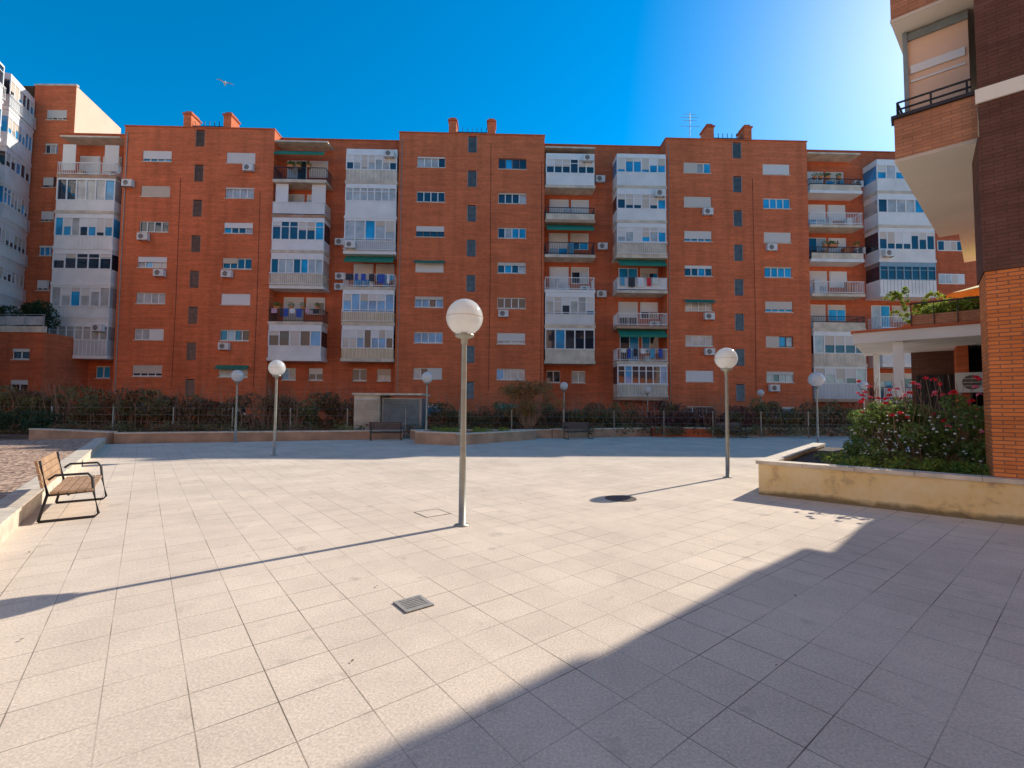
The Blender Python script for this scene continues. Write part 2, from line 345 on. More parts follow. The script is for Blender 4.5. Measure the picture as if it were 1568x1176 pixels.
def balcony(mb, a, b, i, typ, df=-.18, db=1.2, slab=None, opt=''):
    zc = Z0+FL*i; zf = zc-1.75; zt = zf+FL-.24
    slab = slab or rv.choice(['cream', 'cream', 'white2', 'lowwall' if rv.random() < .4 else 'cream'])
    mb.box(a-.05, b+.05, df, db-.003, zf-.24, zf, slab)
    W = b-a
    if typ == 'g':
        fk = 'white' if rv.random() > .08 else 'grey'
        ph = rng.choice([.85, .95, 1.0])+rv.choice([0, .1, .25]); hd = zt-rng.choice([.1, .3, .45])-.05
        pk = rv.choice(['white2', 'white2', 'white', 'panel_g', 'cream', 'white2']) if 'B' not in opt else 'beige'
        mb.box(a+.02, b-.02, df+.03, df+.10, zf+.003, zf+ph, pk)
        if rv.random() < .5:
            q = a+.3
            while q < b-.1: mb.box(q-.012, q+.012, df+.015, df+.029, zf+.05, zf+ph-.04, fk); q += .3
        for xx in (a+.02, b-.09): mb.box(xx, xx+.07, df+.102, db-.01, zf+.003, zf+ph, pk)
        mb.box(a+.02, b-.02, df+.03, df+.10, hd, zt-.003, fk)
        for xx in (a+.02, b-.09): mb.box(xx, xx+.07, df+.102, db-.01, hd, zt-.003, fk)
        n = rng.choice([5, 6, 6, 7]); w = (W-.08)/n; tr = zf+ph+(hd-zf-ph)*.72 if rng.random() < .5 else None
        blinds = rng.random() < .65; bh = rng.uniform(.25, .8)
        gb = rng.choice(['glass_sky', 'glass_d', 'glass_c', 'glass_d', 'glass_c'])
        for j in range(n):
            x0 = a+.04+j*w; k = gb if rng.random() < .6 else glasskey()
            mb.quad((x0, df+.08, zf+ph), (x0+w, df+.08, zf+ph), (x0+w, df+.08, hd), (x0, df+.08, hd), k)
            mb.box(x0-.045, x0+.045, df+.025, df+.078, zf+ph+.002, hd-.002, fk)
            if blinds and rng.random() < .75:
                mb.box(x0+.05, x0+w-.05, df+.045, df+.07, hd-(hd-zf-ph)*min(.97, bh*rv.choice([1, 1, .5, 1.6])), hd-.003, 'shutter')
        mb.box(b-.09, b-.02, df+.025, df+.078, zf+ph+.002, hd-.002, fk)
        mb.box(a, b, df+.01, df+.014, zf+ph-.03, zf+ph+.04, fk)
        mb.box(a, b, df+.01, df+.024, hd-.03, hd+.04, fk)
        if tr: mb.box(a+.04, b-.04, df+.03, df+.075, tr-.025, tr+.025, fk)
        for xx in (a+.05, b-.05): mb.quad((xx, df+.1, zf+ph), (xx, db, zf+ph), (xx, db, hd), (xx, df+.1, hd), gb)
        if 'R' in opt: rail(mb, a-.03, b+.03, df-.12, df, zf, 'white', 1.0, .16)
    else:
        x = a+.35+rng.random()*.3; dw = 1.5
        for (p, q, lo) in ((x, x+dw, .06), (x+dw+.35, min(b-.3, x+dw+1.75), .9)):
            if q-p < .5: continue
            z0, z1 = zf+lo, zf+2.2
            mb.box(p-.06, q+.06, db-.05, db-.004, z0-.05, z1+.06, 'white')
            mb.box(p, (p+q)/2-.03, db-.06, db-.052, z0, z1, glasskey()); mb.box((p+q)/2+.03, q, db-.06, db-.052, z0, z1, glasskey())
            s = rng.choice([0, .3, .6, 1, 1])
            if s: mb.box(p+.01, q-.01, db-.09, db-.062, z1-(z1-z0)*s, z1, 'shutter')
        if 'D' in opt:
            mb.box(a+.02, b-.02, df+.02, df+.09, zf+.003, zf+.5, 'cream'); rail(mb, a, b, df, db-.01, zf+.45, 'darkmetal', .55)
        else: rail(mb, a, b, df, db-.01, zf, 'white' if 'W' in opt else 'darkmetal')
        if 'P' in opt: mb.box(a+.03, b-.03, df+.05, df+.075, zf+.1, zf+.95, 'white2')
        if 'S' in opt:
            for (p, q) in ((a+.08, a+1.1), (b-1.2, b-.08)): mb.box(p, q, df+.3, df+.32, zf+.5, zt-.02, 'shutter')
        if 'V' in opt:
            mb.quad((a+.1, df-.25, zt-.55), (b-.1, df-.25, zt-.55), (b-.1, df+.5, zt-.02), (a+.1, df+.5, zt-.02), 'green')
            mb.box(a+.1, b-.1, df-.26, df-.24, zt-.75, zt-.55, 'green')
        if 'L' in opt: laundry(mb, a, b, df, zf+1.02)
        if rv.random() < .6:
            for q in range(2):
                cx = rv.uniform(a+.4, b-.6); mb.box(cx, cx+rv.uniform(.2, .5), df+.4, df+.8, zf+.003, zf+rv.uniform(.4, 1.3), rv.choice(['ac', 'wood', 'panel_g', 'orange_cloth', 'cloth5']))
        if 'T' in opt:
            for q in range(5):
                cx = rng.uniform(a+.3, b-.3); r = .16
                mb.lathe([(.0, zf+1.0), (r, zf+1.02), (r*1.2, zf+1.25), (.0, zf+1.25)], 'orange_cloth', 8, (cx, df+.2))
                potpl.append((cx, df+.2, zf+1.4))
    if 'A' in opt: acunit(mb, b-.6, zf+1.9 if typ == 'g' else zf+.05, df if typ == 'g' else db)
    if 'a' in opt: acunit(mb, a+.6, zf+.15, df)
# ------------------------------------------------------------------ main apartment building
FACX, FACY, FACR = 0, 37.6, math.atan(.026)
bld = empty('brick_apartment_building', (FACX, FACY, 0), FACR)
walls = MB(); wins = MB(); balc = MB(); roof = MB(); acs = MB()
RZ = 24.2; blocks = [-31.6, -9.45, 12.7]; BW = 12.0
def block(x0):
    x1 = x0+BW; holes = []
    for rel in (2.65, 9.35):
        for i in range(7):
            zc = Z0+FL*i; hw = 1.15; holes.append((x0+rel-hw, x0+rel+hw, zc-.42, zc+.48))
        zc = Z0-FL
        holes.append((x0+rel-1.15, x0+rel+1.15, zc-.42, zc+.48))
    lv = []
    for i in range(8):
        zc = Z0+FL*i-1.35
        lv.append((x0+5.65, x0+6.4, zc-.65, zc+.75))
    wall_holes(walls, x0, x1, -.5, RZ, 0, holes+lv, 'brick')
    walls.quad((x0, 0, -.5), (x0, 12, -.5), (x0, 12, RZ), (x0, 0, RZ), 'brick'); walls.quad((x1, 0, -.5), (x1, 12, -.5), (x1, 12, RZ), (x1, 0, RZ), 'brick')
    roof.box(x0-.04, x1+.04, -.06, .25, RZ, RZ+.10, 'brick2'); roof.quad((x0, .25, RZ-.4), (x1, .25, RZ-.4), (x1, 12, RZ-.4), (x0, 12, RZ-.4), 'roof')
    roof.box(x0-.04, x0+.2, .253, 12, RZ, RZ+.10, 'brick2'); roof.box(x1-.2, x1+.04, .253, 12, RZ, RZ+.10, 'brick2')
    for q, h in enumerate(holes):
        window(wins, *h, 0, 4, None)
        if rv.random() < .16: acunit(acs, rv.choice([h[0]+.5, h[1]-.4]), h[2]-.75, 0)
        if rv.random() < .06:
            wins.quad((h[0]-.1, -.5, h[3]-.3), (h[1]+.1, -.5, h[3]-.3), (h[1]+.1, -.02, h[3]+.05), (h[0]-.1, -.02, h[3]+.05), 'green')
    for h in lv:
        k = 'louvre' if x0 < -20 else 'louvre_g'
        wins.quad((h[0], .15, h[2]), (h[1], .15, h[2]), (h[1], .15, h[3]), (h[0], .15, h[3]), 'dark')
        z = h[2]+.04
        while z < h[3]-.06:
            wins.quad((h[0]+.02, .03, z), (h[1]-.02, .03, z), (h[1]-.02, .09, z+.085), (h[0]+.02, .09, z+.085), k); z += .1
        wins.box(h[0]+.005, h[0]+.05, .01, .06, h[2]+.005, h[3]-.005, k); wins.box(h[1]-.05, h[1]-.005, .01, .06, h[2]+.005, h[3]-.005, k)
    cx = x0+6.0
    for c in (cx-1.75, cx+1.55):
        roof.box(c-.32, c+.32, 1.0, 2.2, RZ-.38, RZ+1.75, 'brick'); roof.box(c-.40, c+.40, .92, 2.28, RZ+1.753, RZ+1.88, 'brick2')
        roof.box(c-.26, c+.26, 1.1, 2.1, RZ+1.883, RZ+2.1, 'brick2')
    roof.box(cx-1.42, cx+1.22, 1.3, 3.6, RZ-.38, RZ+.85, 'brick2'); roof.box(cx-1.42, cx+1.22, 1.25, 3.65, RZ+.853, RZ+.97, 'darkmetal')
    for q in range(7):
        xx = cx-1.3+q*.4; roof.box(xx-.02, xx+.02, 1.3, 1.34, RZ+.973, RZ+1.4, 'darkmetal')
for b in blocks: block(b)
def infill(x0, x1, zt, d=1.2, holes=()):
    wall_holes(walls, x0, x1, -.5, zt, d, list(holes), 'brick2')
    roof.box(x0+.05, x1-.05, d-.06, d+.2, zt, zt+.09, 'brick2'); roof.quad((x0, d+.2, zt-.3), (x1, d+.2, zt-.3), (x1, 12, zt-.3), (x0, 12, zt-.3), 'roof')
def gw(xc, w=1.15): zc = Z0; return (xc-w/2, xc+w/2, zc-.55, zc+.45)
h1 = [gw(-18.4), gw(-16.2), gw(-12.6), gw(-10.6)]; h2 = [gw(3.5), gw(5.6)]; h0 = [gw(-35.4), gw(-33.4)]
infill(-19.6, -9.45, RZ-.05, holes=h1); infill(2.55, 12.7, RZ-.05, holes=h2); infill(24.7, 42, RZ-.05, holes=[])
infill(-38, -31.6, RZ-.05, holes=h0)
for h in h0+h1+h2: window(wins, *h, 1.2, 2, rng.choice([0, 0, .5]))
def col(a, b, specs, **kw):
    for i, s in specs.items():
        balcony(balc, a, b, i, s[0], opt=s[1:], **kw)
col(-19.5, -15.3, {6: 'oVT', 5: 'oWPS', 4: 'g', 3: 'gR', 2: 'oTL', 1: 'g'})
col(-13.7, -9.55, {6: 'gA', 5: 'g', 4: 'gRa', 3: 'oVLW', 2: 'gRB', 1: 'gB'})
col(2.65, 6.7, {6: 'gA', 5: 'oDW', 4: 'oV', 3: 'oAW', 2: 'gRW', 1: 'gP'})
col(8.5, 12.6, {6: 'g', 5: 'gA', 4: 'gR', 3: 'oVLWP', 2: 'oWA', 1: 'oVLW', 0: 'gR'}, df=-.35)
col(24.8, 29.2, {6: 'oTD', 5: 'oW', 4: 'oDT', 3: 'oW', 2: 'oD', 1: 'g', 0: 'g'})
col(30.4, 35.2, {6: 'gA', 5: 'g', 4: 'ga', 3: 'g', 2: 'oW', 1: 'gR', 0: 'oP'}, df=-.35)
col(-36.6, -32.0, {6: 'oWS', 5: 'g', 4: 'g', 3: 'g', 2: 'gR', 1: 'gA'}, df=-.2)
for i, (a, b) in enumerate(((-19.5, -15.3), (2.65, 6.7), (24.8, 29.2), (-36.6, -32))):
    balc.box(a-.05, b+.05, -.1, 1.19, RZ-1.02, RZ-.9, 'cream')
for i in range(7):
    zc = Z0+FL*i
    wins.box(36.8, 39.1, 1.13, 1.19, zc-.45, zc+.45, 'white')
    for q in range(4): wins.box(36.87+q*.56, 37.36+q*.56, 1.12, 1.128, zc-.38, zc+.38, 'shutter' if rng.random() < .4 else glasskey())
for (x, i) in ((-15.0+.6, 4), (-14.3, 3), (-14.35, 2.7), (7.4, 6), (7.6, 4), (7.5, 2.6), (29.8, 6), (29.8, 4), (-31, 5.4)):
    acunit(acs, x, Z0+FL*i-.9, 1.2 if x > -30 else 0)
for x in (-31.35, -9.2, 12.9): roof.tube([(x, -.05, .2), (x, -.05, RZ-.5)], .03, 'galv', 6)
for x, zt in ((-27.0, 20), (-1.9, 23.5), (4.0-1.7, 22), (20.0, 21), (-20.6, 19)):
    roof.tube([(x, -.02, 3), (x+.05, -.02, zt*.5), (x, -.02, zt)], .015, 'dark', 4)
roof.tube([(15.6, 2, RZ-.4), (15.6, 2, RZ+3.6)], .03, 'grey', 6)
for z, w in ((3.5, .5), (3.2, .8), (2.9, .6), (2.4, .9)): roof.tube([(15.6-w, 2, RZ+z), (15.6+w, 2, RZ+z)], .018, 'grey', 5)
walls.build('walls', bld); wins.build('windows', bld); balc.build('balconies', bld); roof.build('roof', bld); acs.build('air_conditioners', bld)

# ------------------------------------------------------------------ left buildings
lb = empty('tall_brick_building')
w = MB(); ww = MB()
holes = [(-39.3, -37.6, 11.4+2.9*j-.42, 11.4+2.9*j+.45) for j in range(-2, 6)]
wall_holes(w, -40.4, -36.9, -.5, 28.4, 38.0, holes, 'brick')
for h in holes: window(ww, *h, 38.0, 4, rng.choice([0, .2, .5, .8]))
w.quad((-36.9, 38, -.5), (-38.2, 44, -.5), (-38.2, 44, 28.4), (-36.9, 38, 28.4), 'plain_lit')
w.quad((-40.4, 38, 28.4), (-36.9, 38, 28.4), (-38.2, 44, 28.4), (-41.4, 44, 28.4), 'roof')
w.quad((-38.2, 44, -.5), (-60, 44, -.5), (-60, 44, 28.4), (-38.2, 44, 28.4), 'brick')
w.box(-40.44, -36.86, 37.94, 38.2, 28.4, 28.55, 'cream')
w.quad((-60, 38, 28.4), (-40.4, 38, 28.4), (-41.4, 44, 28.4), (-60, 44, 28.4), 'roof')
w.build('walls', lb); ww.build('windows', lb)
dx, dy = 4.6, -11.0; L = math.hypot(dx, dy)
wing = empty('balcony_wing_building', (-40.4, 38.0, 0), math.atan2(dy, dx))
w = MB(); bb = MB()
w.box(.0, L+8, -8, -1.2, -.5, 27.4, 'brick'); w.box(-.04, L+8.04, -8.04, -1.14, 27.403, 27.6, 'cream')
w.box(3, 9, -7, -2.4, 27.6, 30.0, 'brick_lit'); w.box(4.2, 5.0, -3.6, -2.8, 30.003, 31.6, 'brick2')
w.build('walls', wing)
bb.T = Matrix.Scale(-1, 4, (0, 1, 0))
save = Z0
Z0 = 5.8
for i in range(0, 8):
    for (a, b) in ((.3, 3.6), (4.4, 9.2), (10, 14.5)):
        balcony(bb, a, b, i, 'g' if rng.random() < .85 else 'o', df=-.2, db=1.2, slab='white2', opt=rng.choice(['', 'A', '', 'R']))
Z0 = save
bb.build('balconies', wing)
an = empty('brick_annex')
w = MB(); ww = MB()
hs = [(-41.3+2.2*q, -40.0+2.2*q, 2.2, 3.4) for q in range(3)]+[(-41.3+2.2*q, -40.0+2.2*q, 4.9, 5.7) for q in range(3)]
wall_holes(w, -50, -34.6, -.5, 6.9, 34.2, hs, 'brick2')
for h in hs: window(ww, *h, 34.2, 2, rng.choice([0, .3, .8]))
w.quad((-34.6, 34.2, -.5), (-34.6, 40, -.5), (-34.6, 40, 6.9), (-34.6, 34.2, 6.9), 'brick2'); w.quad((-50, 34.2, 6.9), (-34.6, 34.2, 6.9), (-34.6, 40, 6.9), (-50, 40, 6.9), 'roof')
w.box(-50, -34.5, 34.05, 34.3, 6.9, 7.35, 'cream')
for q in range(10): w.box(-34.7-q*1.4, -34.64-q*1.4, 34.15, 34.2, 7.353, 8.2, 'grey')
w.box(-50, -34.6, 34.16, 34.19, 7.45, 8.1, 'glass_c'); w.box(-50, -34.6, 34.1, 34.25, 8.203, 8.25, 'grey')
acunit(ww, -38.9, 3.9, 34.2)
w.build('walls', an); ww.build('windows', an)

# unseen apartment building behind the viewpoint, added to bounce warm light at the facade
ob_ = empty('unseen_bounce_building', (0, -17, 0), math.pi)
w = MB(); ww = MB()
holes = []
for i in range(8):
    for x in range(-44, 45, 11):
        holes.append((x-3.4, x-1.2, 3+2.91*i, 4.0+2.91*i))
wall_holes(w, -50, 50, -.5, 26, 0, holes, 'plain_lit')
for h in holes: window(ww, *h, 0, 4, None)
w.quad((-50, 0, 26), (50, 0, 26), (50, 12, 26), (-50, 12, 26), 'roof')
w.build('walls', ob_); ww.build('windows', ob_)

# ------------------------------------------------------------------ ground
g = MB(); g.quad((-700, -700, -.02), (700, -700, -.02), (700, 900, -.02), (-700, 900, -.02), 'earth'); g.build('ground')
p = MB()
plaza = [(-17.0, 19.6), (-5.4, 24.2), (2.2, 25.6), (8.4, 27.9), (21.5, 29.8), (40, 30.5), (40, -25), (17.7, -25)]
p.add([(x, y, .0) for x, y in plaza], [tuple(range(len(plaza)))], 'paving')
p.build('paving')

t1 = Vector((-.615, .788, 0)); t2 = Vector((.788, .615, 0))
A0 = Vector((-17.0, 19.6, 0)); B0 = A0-t1*40
def wallseg(mb, p, q, th, z0, z1, k, capk=None, side=1, capo=.03, capt=.06):
    p = Vector(p).to_3d(); q = Vector(q).to_3d(); d = (q-p).normalized(); n = Vector((-d.y, d.x, 0))*side
    poly = [p, q, q+n*th, p+n*th]
    if side < 0: poly = poly[::-1]
    mb.prism([(v.x, v.y) for v in poly], z0, z1, k)
    if capk:
        L_ = (q-p).length; m_ = max(1, round(L_/.9)); e = d*(L_/m_)
        for i in range(m_):
            a = p+e*i+d*.004; b = p+e*(i+1)-d*.004; o = n*capo
            poly = [a-o, b-o, b+n*th+o, a+n*th+o]
            if side < 0: poly = poly[::-1]
            mb.prism([(v.x, v.y) for v in poly], z1+.002, z1+capt, capk)
k = MB(); wallseg(k, A0, B0, .30, -.05, .22, 'stone', 'stone', side=-1, capo=.02, capt=.05); k.build('kerb_wall')
bed = MB()
n = -t2
q0 = A0+n*.3; q1 = B0+n*.3
pts = [q0, q1, q1+n*30, q0+n*30+t1*3]
bed.add([(v.x, v.y, .25) for v in pts], [(0, 1, 2, 3)][::-1], 'gravel'); bed.build('bark_gravel_bed')
bw = MB()
chain = [(-22.5, 21.8), (-17.2, 19.9)]
wallseg(bw, chain[0], chain[1], .35, -.05, .45, 'lowwall', 'stone'); wallseg(bw, (-17.0, 20.0), (-5.6, 24.1), .35, -.05, .40, 'lowwall', 'stone')
wallseg(bw, (-5.2, 24.0), (2.2, 25.7), .35, -.05, .42, 'lowwall', 'stone'); wallseg(bw, (2.25, 25.7), (8.3, 28.0), .35, -.05, .45, 'lowwall', 'stone')
wallseg(bw, (8.4, 27.95), (11.8, 27.4), .35, -.05, .5, 'brick2', 'stone'); wallseg(bw, (11.9, 27.9), (21.5, 29.9), .35, -.05, .45, 'lowwall', 'stone'); wallseg(bw, (21.6, 29.9), (45, 30.6), .35, -.05, .5, 'lowwall', 'stone')
bw.build('low_garden_wall')
pb = MB(); wallseg(pb, (-4.4, 21.3), (-2.4, 20.3), .3, -.05, .5, 'lowwall', 'stone'); wallseg(pb, (-2.38, 20.3), (1.3, 24.6), .3, -.05, .45, 'lowwall', 'stone'); wallseg(pb, (-4.4, 21.65), (-4.8, 23.8), .3, -.05, .45, 'lowwall', 'stone', side=-1)
pb.add([(-4.3, 21.6, .38), (-2.4, 20.6, .38), (1.1, 24.8, .38), (-4.7, 23.9, .38)], [(0, 1, 2, 3)], 'soil')
pb.build('brick_planter')

# ------------------------------------------------------------------ foliage
def leafobj(name, pts, size, matkey, parent=None, elong=1.0, up=0.0, loc=(0, 0, 0)):
    n = len(pts); pts = np.asarray(pts)
    nr = nrng.normal(size=(n, 3)); nr[:, 2] += up; nr /= np.linalg.norm(nr, axis=1)[:, None]
    a = nrng.normal(size=(n, 3)); u = np.cross(nr, a); u /= np.linalg.norm(u, axis=1)[:, None]; v = np.cross(nr, u)
    s = size*nrng.uniform(.6, 1.4, size=(n, 1))
    V = np.empty((n, 4, 3)); V[:, 0] = pts-u*s*elong; V[:, 1] = pts-v*s*.5+nr*s*.15; V[:, 2] = pts+u*s*elong; V[:, 3] = pts+v*s*.5+nr*s*.15
    me = bpy.data.meshes.new(name); me.from_pydata(V.reshape(-1, 3).tolist(), [], np.arange(n*4).reshape(n, 4).tolist())
    me.materials.append(M[matkey]); ob = bpy.data.objects.new(name, me); scene.collection.objects.link(ob)
    if parent: ob.parent = parent
    ob.location = loc
    return ob
def clump(c, r, n):
    d = nrng.normal(size=(n, 3)); d /= np.linalg.norm(d, axis=1)[:, None]
    rad = nrng.uniform(.45, 1.05, size=(n, 1))**.6
    return np.array(c)+d*rad*np.array(r)
M['hedge_g'] = leafmat('hedge_leaves', [(.07, .07, .025), (.14, .15, .045), (.22, .23, .07), (.34, .31, .12)])
M['hedge_r'] = leafmat('reddish_leaves', [(.13, .06, .035), (.30, .115, .065), (.46, .18, .10), (.34, .22, .10)])
M['hedge_p'] = leafmat('purple_leaves', [(.10, .035, .035), (.24, .05, .055), (.42, .08, .08), (.28, .12, .08)])
M['hedge_o'] = leafmat('autumn_leaves', [(.30, .12, .04), (.62, .24, .06), (.75, .36, .08), (.42, .30, .09)])
M['rose_g'] = leafmat('rose_leaves', [(.04, .10, .02), (.10, .23, .04), (.20, .36, .06), (.38, .48, .12)], .45)
M['lime'] = leafmat('lime_leaves', [(.12, .22, .03), (.28, .40, .05), (.46, .52, .09)], .45)
M['petal_r'] = pm('red_petals', (.85, .02, .04), .6, .2, 10)
M['petal_p'] = pm('pink_petals', (.85, .16, .22), .6, .2, 10)
M['petal_w'] = pm('white_petals', (.8, .77, .68), .6, .1, 10)
M['ivy'] = leafmat('ivy', [(.01, .03, .015), (.03, .08, .025), (.07, .13, .04)])
M['twig'] = pm('twigs', (.36, .22, .14), .9, .2, 10)
pp = [clump((c[0], c[1], c[2]), (.25, .2, .2), 60) for c in potpl]
if pp: leafobj('balcony_plants', np.concatenate(pp), .07, 'rose_g', bld)
def hedge_y(x): return 29.5+.06*x
def skip(x): return -9.3 < x < -4.9
hg = {'hedge_g': [], 'hedge_r': [], 'hedge_p': []}
x = -30.0
while x < 34:
    r = 'hedge_g'; q = rng.random()
    if -20 < x < -9: r = 'hedge_r' if q < .75 else 'hedge_g'
    elif 8 < x < 16: r = 'hedge_p' if q < .75 else ('hedge_r' if q < .9 else 'hedge_g')
    elif q < .55: r = 'hedge_r'
    if skip(x): x += .5; continue
    h = rng.uniform(2.1, 2.9) if x < -8 else rng.uniform(1.5, 2.4)
    if rng.random() < .15: h *= .75
    y = hedge_y(x)+rng.uniform(-.5, .5)-(1.5 if x < -12 else 0)
    for _ in range(4):
        zc = rng.uniform(.2, h-.35)
        hg[r].append(clump((x+rng.uniform(-.6, .6), y+rng.uniform(-.6, .5), zc), (rng.uniform(.4, .8), rng.uniform(.4, .7), rng.uniform(.3, .55)), 150))
    x += .38
hd = empty('hedge')
for kx, l in hg.items(): leafobj('leaves_'+kx, np.concatenate(l), .088, kx, hd)
tw = MB()
for _ in range(1500):
    x = rng.uniform(-29, 34)
    if skip(x): continue
    y = hedge_y(x)+rng.uniform(-1.0, .5)-(1.5 if x < -12 else 0); z = rng.uniform(1.3, 3.2 if x < -8 else 2.7)
    tw.tube([(x, y, .1), (x+rng.uniform(-.3, .3), y, z*.6), (x+rng.uniform(-.8, .8), y+rng.uniform(-.2, .2), z)], .016, 'twig', 3, r2=.006)
tw.build('stems', hd)
gc = [clump((rng.uniform(-26, 30), 0, .4), (.5, .4, .3), 70) for _ in range(210)]
for c in gc: c[:, 1] += hedge_y(c[0, 0])-rng.uniform(1.2, 3.4)-(2 if c[0, 0] < -8 else 0)
h_ = len(gc)//2
leafobj('groundcover_plants', np.concatenate(gc[:h_]), .07, 'hedge_g'); leafobj('reddish_groundcover_plants', np.concatenate(gc[h_:]), .07, 'hedge_r')
sb = empty('autumn_shrub')
leafobj('leaves', np.concatenate([clump((.95+rng.gauss(0, .8), 26.5+rng.uniform(-.5, .5), rng.uniform(1.3, 3.0)), (.42, .42, .28), 110) for _ in range(36)]), .06, 'hedge_o', sb)
s_ = MB()
for _ in range(60): s_.tube([(.95, 26.5, .1), (.95+rng.uniform(-.7, .7), 26.5, 1.2), (.95+rng.uniform(-1.9, 1.9), 26.5+rng.uniform(-.4, .4), rng.uniform(1.8, 3.5))], .022, 'twig', 4, r2=.006)
s_.build('branches', sb)
sb2 = empty('garden_shrub')
leafobj('leaves', np.concatenate([clump((-24.3+rng.uniform(-1.6, 1.6), 23.0+rng.uniform(-.5, .5), rng.uniform(.5, 1.1)), (.5, .5, .35), 250) for _ in range(14)]), .06, 'ivy', sb2)
sb3 = empty('grass_tuft_planting')
leafobj('leaves', np.concatenate([clump((-3.2+rng.uniform(-1.0, 3), 23.2+rng.uniform(-.9, .9), .5), (.3, .3, .15), 120) for _ in range(14)]), .05, 'lime', sb3)
th = leafobj('terrace_hedge', np.concatenate([clump((rng.uniform(-47, -35), 35.0, rng.uniform(7.6, 9.0)), (.7, .5, .5), 260) for _ in range(45)]), .09, 'ivy')

fe = MB()
x = -29.0
while x < 34:
    y = 26.0+.08*x+(0 if x > -8 else -.6)
    fe.box(x-.022, x+.022, y-.022, y+.022, 0, 1.55, 'galv'); x += 2.9
for (xa, xb) in ((-29, -8), (-8, 34)):
    off = -.6 if xb <= -8 else 0
    for z in (.8, 1.15, 1.5):
        fe.tube([(xa, 26.0+.08*xa+off, z), (xb, 26.0+.08*xb+off, z)], .005, 'galv', 4)
fe.build('wire_fence')
vh = MB()
vh.box(-9.0, -7.55, 26.6, 29, 0, 2.3, 'cream'); vh.box(-7.5, -5.2, 26.9, 29, 0, 2.15, 'grey'); vh.box(-9.1, -5.1, 26.5, 29.1, 2.303, 2.42, 'stone')
for q in range(16): vh.quad((-7.4, 26.80, .35+q*.11), (-5.35, 26.80, .35+q*.11), (-5.35, 26.89, .44+q*.11), (-7.4, 26.89, .44+q*.11), 'louvre_g')
for q in range(16): vh.quad((-8.9, 26.5, .35+q*.11), (-7.65, 26.5, .35+q*.11), (-7.65, 26.59, .44+q*.11), (-8.9, 26.59, .44+q*.11), 'cream')
vh.build('ventilation_housing')

# ------------------------------------------------------------------ street lamps
def lamp(x, y, L=3.0, z0=0, r=.27):
    e = empty('street_lamp', (x, y, z0))
    a = MB(); top = L-r
    a.lathe([(.0, .0), (.11, .0), (.11, .012), (.05, .02), (.048, .9), (.044, 1.0), (.038, top-.14), (.038, top-.12), (.05, top-.12), (.05, top-.05), (.13, top-.02), (.145, top+.015), (.0, top+.015)], 'galv', 20)
    a.build('pole', e, smooth=True)
    g = MB(); prof = []
    for i in range(0, 25):
        t = -math.pi/2+.5+(math.pi-.5)*i/24
        rr = r*math.cos(t)*(1 if t < 0 else .985); prof.append((max(rr, .0005), L+r*math.sin(t)))
    g.lathe(prof, 'globe', 32); g.build('globe', e, smooth=True)
    s = MB(); s.lathe([(r-.004, L-.006), (r+.003, L-.004), (r+.003, L+.004), (r-.006, L+.006)], 'cream', 32); s.build('globe_seam', e, smooth=True)
    b = MB(); b.lathe([(.0, top+.02), (.05, top+.02), (.05, top+.12), (.03, top+.14), (.06, top+.22), (.045, top+.3), (.0, top+.33)], 'white', 12); b.build('bulb', e, smooth=True)
lamp(-.70, 6.75, 3.0)
lamp(5.35, 11.6, 2.95)
lamp(-7.95, 15.7, 2.95)
lamp(14.8, 22.6, 3.15, r=.36)
lamp(-12.4, 21.0, 3.0)
lamp(-4.0, 21.9, 3.05)
lamp(3.2, 28.6, 3.0, r=.25)
lamp(9.9, 34.0, 3.0, r=.25)
lamp(18.7, 35.0, 2.9, r=.25)
lamp(20.4, 27, 3.1, r=.25)

# ------------------------------------------------------------------ benches
def bench(x, y, rz, L=1.6, wk='wood'):
    e = empty('park_bench', (x, y, 0), rz)
    fr = MB()
    for sx in (-L/2+.08, L/2-.08):
        fr.tube([(sx, -.30, .02), (sx, .30, .02), (sx, .34, .06), (sx, .27, .40), (sx, .25, .60), (sx, .20, .66), (sx, -.15, .66), (sx, -.22, .60)], .018, 'darkmetal', 8)
        fr.tube([(sx, -.30, .02), (sx, -.22, .40), (sx, -.32, .88)], .018, 'darkmetal', 8)
        fr.tube([(sx, .28, .40), (sx, -.22, .38)], .018, 'darkmetal', 8)
    fr.tube([(-L/2+.08, 0, .37), (L/2-.08, 0, .37)], .016, 'darkmetal', 8)
    fr.build('steel_frame', e, smooth=True)
    s = MB()
    for i in range(5): s.box(-L/2, L/2, -.19+i*.095, -.11+i*.095, .405, .435, wk)
    s.build('seat', e)
    b = MB()
    for i in range(4):
        z = .50+i*.10; y0 = -.235-(z-.40)*.2
        b.add([(-L/2, y0, z), (L/2, y0, z), (L/2, y0-.018, z+.085), (-L/2, y0-.018, z+.085), (-L/2, y0-.03, z), (L/2, y0-.03, z), (L/2, y0-.048, z+.085), (-L/2, y0-.048, z+.085)],
              [(0, 1, 2, 3), (5, 4, 7, 6), (3, 2, 6, 7), (1, 0, 4, 5), (0, 3, 7, 4), (2, 1, 5, 6)], wk)
    b.build('backrest', e)
M['wood_d'] = pm('weathered_bench_wood', (.13, .08, .06), .6, .25, 8)
angt = math.atan2(-t1.y, -t1.x)
bench(-6.95, 7.5, angt, 1.8)
bench(-6.2, 23.1, math.pi+.35, wk='wood_d'); bench(3.6, 25.2, math.pi+.3, wk='wood_d'); bench(12.8, 27.2, math.pi+.1, wk='wood_d')

